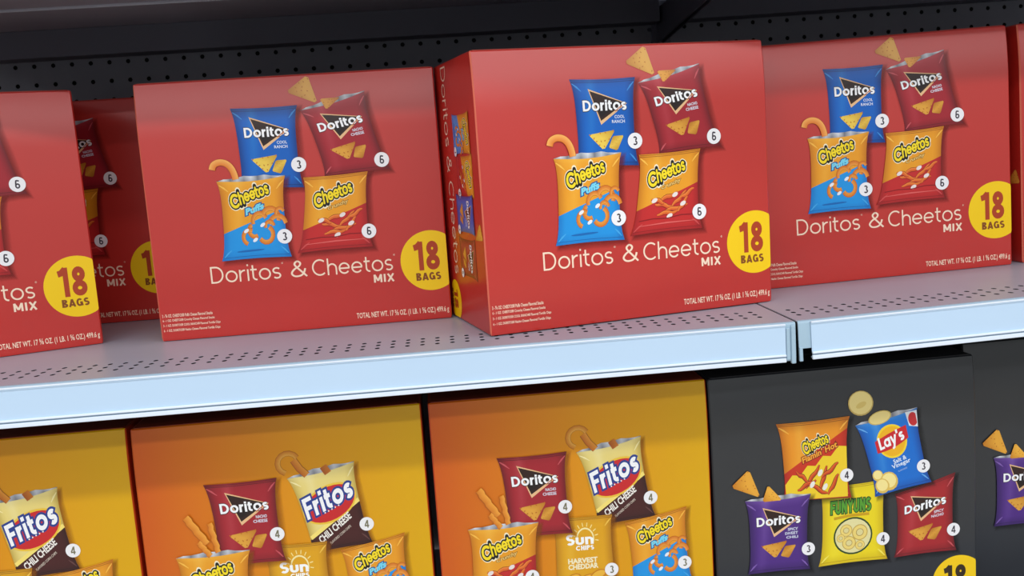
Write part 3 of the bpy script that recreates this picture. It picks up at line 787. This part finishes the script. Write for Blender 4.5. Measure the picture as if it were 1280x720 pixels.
def badge_text(x0, y0, num=(176, 62, 26), sub=(134, 70, 22), dx=0.0):
    b = Art(8)
    b.ltext('18', x0, y0 + 13.5, 33.5, 38.5, num, 0.21, track=0.12)
    b.ltext('BAGS', x0 + 0.8, y0, 32.8, 10.3, sub, 0.22, track=0.10)
    return b
def small_print():
    a = Art()
    a.text('TOTAL NET WT. 17 ⅝ OZ. (1 LB. 1 ⅝ OZ.) 499.6 g', 254, 7.0, 122.5, 9.6, CREAM, offset=0.012, slant=0.0)
    return a
def contents():
    a = Art(); T = ('3 - ⅞ OZ. CHEETOS® Puffs Cheese Flavored Snacks', '6 - 1 OZ. CHEETOS® Crunchy Cheese Flavored Snacks', '3 - 1 OZ. DORITOS® COOL RANCH® Flavored Tortilla Chips', '6 - 1 OZ. DORITOS® Nacho Cheese Flavored Tortilla Chips')
    for i, t in enumerate(T): a.text(t, 4.0, 31.0 - 6.6 * i, (64, 66, 73, 72)[i], 4.1, CREAM, offset=0.015)
    return a
red_front = design(RED_ITEMS, 'red', H, 0.0)
red_front += [
    ('title_lettering', title_art().mesh('title_lettering'), [], 'cream title lettering'),
    ('count_badge', badge_art(357.5, 79.2, 40.0, 379.4).mesh('count_badge'), [('badge_lettering', badge_text(335.8, 53.0).mesh('badge_lettering'))], 'yellow round count badge'),
    ('net_weight_lettering', small_print().mesh('net_weight_lettering'), [], None),
    ('contents_lettering', contents().mesh('contents_lettering'), [], None),
]

# left side panel of the red cartons; coordinates: mm back from the front fold, mm up. The art is turned a quarter clockwise.
def turn(x0, y0):
    """upright art (x right, y up) turned so that it reads downwards; seen from outside, back is to the left"""
    return lambda x, y: (x0 - y, y0 - x)
def side_design():
    out = []
    a = Art(0, turn(151, 326)); a.ltext('Doritos & Cheetos', 0, -2, 266, 25, CREAM, 0.085, track=0.10)
    out.append(('side_lettering', a.mesh('side_lettering', face='side'), [], None))
    S = 0.94
    def side_bag(kind, y0, x_lo, x_hi, w_, b, lab, dig, **kw):
        f = turn(x_hi, y0)
        hgt = x_hi - x_lo
        a = Art(b, lambda x, y: f(x * w_, y * hgt)); kind(a, **kw)
        st = Art(b + 52, f); st.ellipse(w_ * .9, hgt * .12, 6, 6, (244, 242, 244)); st.ltext(dig, w_ * .9 - 2, hgt * .12 - 3.6, 4, 7.2, (58, 50, 62), 0.17)
        out.append(('printed_side_bag', a.mesh('printed_side_bag', face='side'), [('count_sticker', st.mesh('count_sticker', face='side'))], lab))
    side_bag(cheetos_puffs, 265, 30, 108, 52, 52, None, '3', open_top=False)
    side_bag(cheetos_crunchy, 215, 28, 104, 54, 0, None, '6', open_top=False)
    side_bag(doritos, 166, 36, 116, 50, 52, None, '3', base=BLUE[0], dark=BLUE[1], light=BLUE[2], sub=('COOL', 'RANCH'))
    side_bag(doritos, 112, 40, 118, 52, 0, None, '6', base=RED[0], dark=RED[1], light=RED[2], sub=('NACHO', 'CHEESE'))
    a = Art(0); tri_chip(a, [(13, 133), (37, 111), (3, 112.5)], (222, 150, 46))
    out.append(('printed_chip', a.mesh('printed_chip', face='side'), [], None))
    a = Art(0); P = []
    for k in range(40):
        t = 2 * math.pi * k / 40; P.append((min(177.2, 158 + 27 * math.cos(t)), max(1.2, 24 + 27 * math.sin(t))))
    a.poly(P, (250, 206, 12))
    b = Art(8, turn(170, 42)); b.ltext('18', 4, 2, 26, 20, (176, 62, 26), 0.21); b.ltext('BAGS', 4, -7, 26, 6, (134, 70, 22), 0.22)
    out.append(('side_badge', a.mesh('side_badge', face='side'), [('badge_lettering', b.mesh('badge_lettering', face='side'))], None))
    return out
red_side = side_design()

HL = 0.372
def frito_x(a):
    curl(a, 199, -64, 14, 30, 250, 6.5, (214, 140, 30))
    a.stroke([(206, -60), (213, -72), (222, -82)], 10, (160, 84, 16)); a.stroke([(206, -60), (213, -72), (222, -82)], 8.4, (226, 150, 50), (196, 104, 24))
    a.stroke([(244, -72), (250, -82)], 10, (206, 120, 36), (170, 84, 20))
def stick_x(a):
    stick(a, 59, -124, 83, -163, 9.5); stick(a, 89, -135, 96.5, -176, 7); stick(a, 72, -160, 86, -180, 7)
ORANGE_ITEMS = [
    dict(k=doritos, q=((86.4, -82), (182.2, -81.2), (184, -197.8), (95, -198)), b=104, kw=dict(base=RED[0], dark=RED[1], light=RED[2], sub=('NACHO', 'CHEESE')), s=(175.5, -159, '4'), ink=(116, 112, 84), l='dark red printed bag with a triangle logo'),
    dict(k=fritos, q=((195.5, -84.5), (285.5, -69.9), (301, -186), (219, -192)), b=0, x=frito_x, s=(294.8, -157.9, '4'), ink=(116, 112, 84), l='open cream and brown printed bag'),
    dict(k=sun_chips, q=((156, -174), (240, -176.5), (244, -283), (153, -283)), b=52, s=(235, -256, '3'), ink=(116, 112, 84), l='golden printed bag'),
    dict(k=cheetos_crunchy, q=((40.5, -178.8), (137.5, -177.7), (134, -288), (36, -290)), b=156, kw=dict(open_top=True), x=stick_x, s=(124.1, -254.3, '4'), ink=(116, 112, 84), l='open orange and red printed bag'),
    dict(k=cheetos_puffs, q=((256.5, -191), (344.5, -175), (349, -285), (262, -290)), b=52, kw=dict(open_top=False), s=(338.5, -256.5, '3'), ink=(116, 112, 84), l='orange and blue printed bag'),
]
orange_front = design(ORANGE_ITEMS, 'orange', HL, HL)

def lay_x(a):
    a.ellipse(213.5, -52.5, 18.2, 17.6, (206, 176, 96), rot=-.3, n=20); a.ellipse(213.5, -52, 16.6, 16, (240, 218, 140), rot=-.3, n=20)
    a.ellipse(214, -55, 8, 4, (226, 198, 112), rot=.4, n=12)
    a.ellipse(240, -75.5, 17, 9.5, (214, 186, 100), rot=.25, n=18); a.ellipse(240, -75.5, 15.4, 8.2, (240, 218, 140), rot=.25, n=18)
def pur_x(a):
    tri_chip(a, [(50.9, -130.8), (24.0, -154.3), (66, -173.5)], (230, 150, 34))
    tri_chip(a, [(77, -156), (68, -180), (97, -180)], (236, 160, 40))
BLACK_ITEMS = [
    dict(k=funyuns, q=((151, -168), (248, -166), (247.6, -283.6), (146.5, -284.6)), b=0, s=(241.3, -252.6, '4'), l='yellow printed bag with a ring picture'),
    dict(k=flamin, q=((91.7, -70.6), (197, -68.9), (197, -187), (98, -184)), b=52, s=(190.4, -153.4, '4'), l='orange printed bag with a red diagonal'),
    dict(k=doritos, q=((260, -189), (349.6, -166.0), (350, -281.8), (257.3, -283)), b=0, kw=dict(base=(168, 34, 40), dark=RED[1], light=RED[2], sub=('SPICY', 'NACHO')), s=(345.6, -250.1, '4'), l='red printed bag with a triangle logo'),
    dict(k=lays, q=((204.5, -83.4), (294.4, -66.4), (314, -176.3), (231, -190)), b=52, x=lay_x, s=(302.1, -151.6, '3'), l='open blue printed bag with a round yellow logo'),
    dict(k=doritos, q=((43.5, -176.4), (138, -175.5), (134, -285.6), (43.7, -284)), b=104, kw=dict(base=PURPLE[0], dark=PURPLE[1], light=PURPLE[2], sub=('SPICY', 'SWEET', 'CHILI'), open_top=True), x=pur_x, s=(131.8, -255, '3'), l='open purple printed bag with chips at its mouth'),
]
black_front = design(BLACK_ITEMS, 'black', HL, HL)
bb = Art(0); P = []
for k in range(56):
    t = 2 * math.pi * k / 56; P.append((min(379.0, 353.5 + 40 * math.cos(t)), -330 + 40 * math.sin(t)))
bb.poly(P, (250, 206, 12))
bt = badge_text(331.5, -356.0, (52, 36, 10), (52, 36, 10))
black_front.append(('count_badge', bb.mesh('count_badge', HL, zoff=HL), [('badge_lettering', bt.mesh('badge_lettering', HL, zoff=HL))], 'yellow round count badge'))

# ------------------------------------------------------------------ cartons
def carton_mesh(name, w, h, d, mat, side, worn):
    c = 0.0016
    rings = [0.0, 0.004] + [h * t for t in (0.3, 0.6)] + folds(h) + [h - 0.0015, h]
    vs = []; fs = []; idx = []
    for k, z in enumerate(rings):
        ins = 0.0012 if k in (0, len(rings) - 1) else 0.0
        b = back(z, h)
        p = [(c, b + ins), (w - c, b + ins), (w - ins, b + c), (w - ins, d - c), (w - c, d - ins), (c, d - ins), (ins, d - c), (ins, b + c)]
        vs += [(x, y, z) for x, y in p]
    n = 8
    for k in range(len(rings) - 1):
        for i in range(n):
            j = (i + 1) % n
            fs.append((k * n + i, k * n + j, (k + 1) * n + j, (k + 1) * n + i))
            idx.append(0 if i == 0 else (2 if i == 7 else 1))
    fs.append(tuple(range(n))[::-1]); idx.append(1)
    t0 = (len(rings) - 1) * n
    fs.append(tuple(range(t0, t0 + n))); idx.append(1)
    me = mesh_from(name, vs, fs, [mat, side, worn], idx, smooth=0.5)
    return me
def flap_meshes(w, h, d, mat):
    a = box_mesh('top_flap', (0.004, w - 0.004, 0.008, d / 2 - 0.0012, h - 0.0005, h + 0.0009), mat, 0.0003)
    b = box_mesh('top_flap', (0.004, w - 0.004, d / 2 + 0.0012, d - 0.004, h - 0.0005, h + 0.0009), mat, 0.0003)
    return a, b
RED_CARTON = carton_mesh('carton', W, H, DP, M['red'], M['red'], M['worn'])
ORG_CARTON = carton_mesh('carton', W, HL, DP, M['orange'], M['orange_side'], M['orange_side'])
BLK_CARTON = carton_mesh('carton', W, HL, DP, M['black'], M['black'], M['black'])
FLAP = dict(red=flap_meshes(W, H, DP, M['kraft']), orange=flap_meshes(W, HL, DP, M['kraft_o']), black=flap_meshes(W, HL, DP, M['kraft_k']))

def carton(kind, x, y, z, yaw, label, tilt=0.0, group=None):
    o = empty('snack_carton', (x, y, z))
    o.rotation_mode = 'QUATERNION'
    o.rotation_quaternion = (Matrix.Rotation(-tilt, 3, 'Y') @ Matrix.Rotation(yaw, 3, 'Z')).to_quaternion()
    tag(o, label, 'carton', group)
    me = dict(red=RED_CARTON, orange=ORG_CARTON, black=BLK_CARTON)[kind]
    link('carton_body', me, o)
    for f in FLAP[kind]: link('top_flap', f, o)
    prints = dict(red=red_front + red_side, orange=orange_front, black=black_front)[kind]
    for nm, m, subs, lab in prints:
        p = link(nm, m, o)
        if lab: p['label'] = lab
        for sn, sm in subs: link(sn, sm, p)
    return o
ZR = 0.0008
G1, G2, G3 = 'red cartons on the upper shelf', 'orange cartons on the lower shelf', 'black cartons on the lower shelf'
carton('red', -0.9237, 0.0893, ZR, 0.3862, 'red snack carton cut off by the left picture edge, turned to the right', group=G1)
carton('red', -0.9000, 0.4135, ZR, 0.0, 'shaded red snack carton standing behind in the gap between two red cartons', group=G1)
carton('red', -0.4885, 0.2070, ZR, 0.0220, 'red snack carton left of the turned middle one, facing straight out', group=G1)
carton('red', -0.0655, 0.0555, 0.0016, 0.2258, 'foremost red snack carton, turned to show its left side panel', group=G1)
def rz(x): return 0.0018 + TILT * (x - 0.35)
carton('red', 0.3058, 0.2332, rz(0.3058) + 0.0008, -0.0031, 'red snack carton right of the shelf joint, facing straight out', TILT, G1)
carton('red', 0.7030, 0.2352, rz(0.7030) + 0.0008, 0.0, 'sliver of a red snack carton at the right picture edge', TILT, G1)
ZL = -0.1109 - HL
carton('orange', -0.9285, 0.1960, ZL, 0.012, 'orange and yellow snack carton cut off by the left picture edge', group=G2)
carton('orange', -0.5401, 0.1911, ZL, 0.0186, 'orange and yellow snack carton between two others of its kind', group=G2)
carton('orange', -0.1504, 0.1941, ZL, 0.006, 'orange and yellow snack carton next to the black carton', group=G2)
carton('black', 0.2337, 0.1943, ZL + 0.0003, 0.010, 'black snack carton below the shelf joint, next to the orange one', 0.0055, G3)
carton('black', 0.6365, 0.267, ZL + 0.0024, 0.0, 'black snack carton set further back at the right picture edge', 0.006, G3)
low = [shelf('lower shelf carrying the orange cartons', LEN, 0.2825 - LEN, ZL - 0.0009, 0.0125, 0.046, light_fin),
       shelf('lower shelf carrying the black cartons at the right', LEN, 0.2855, ZL - 0.0009, 0.0065, 0.037, light_fin, 0.006, True)]
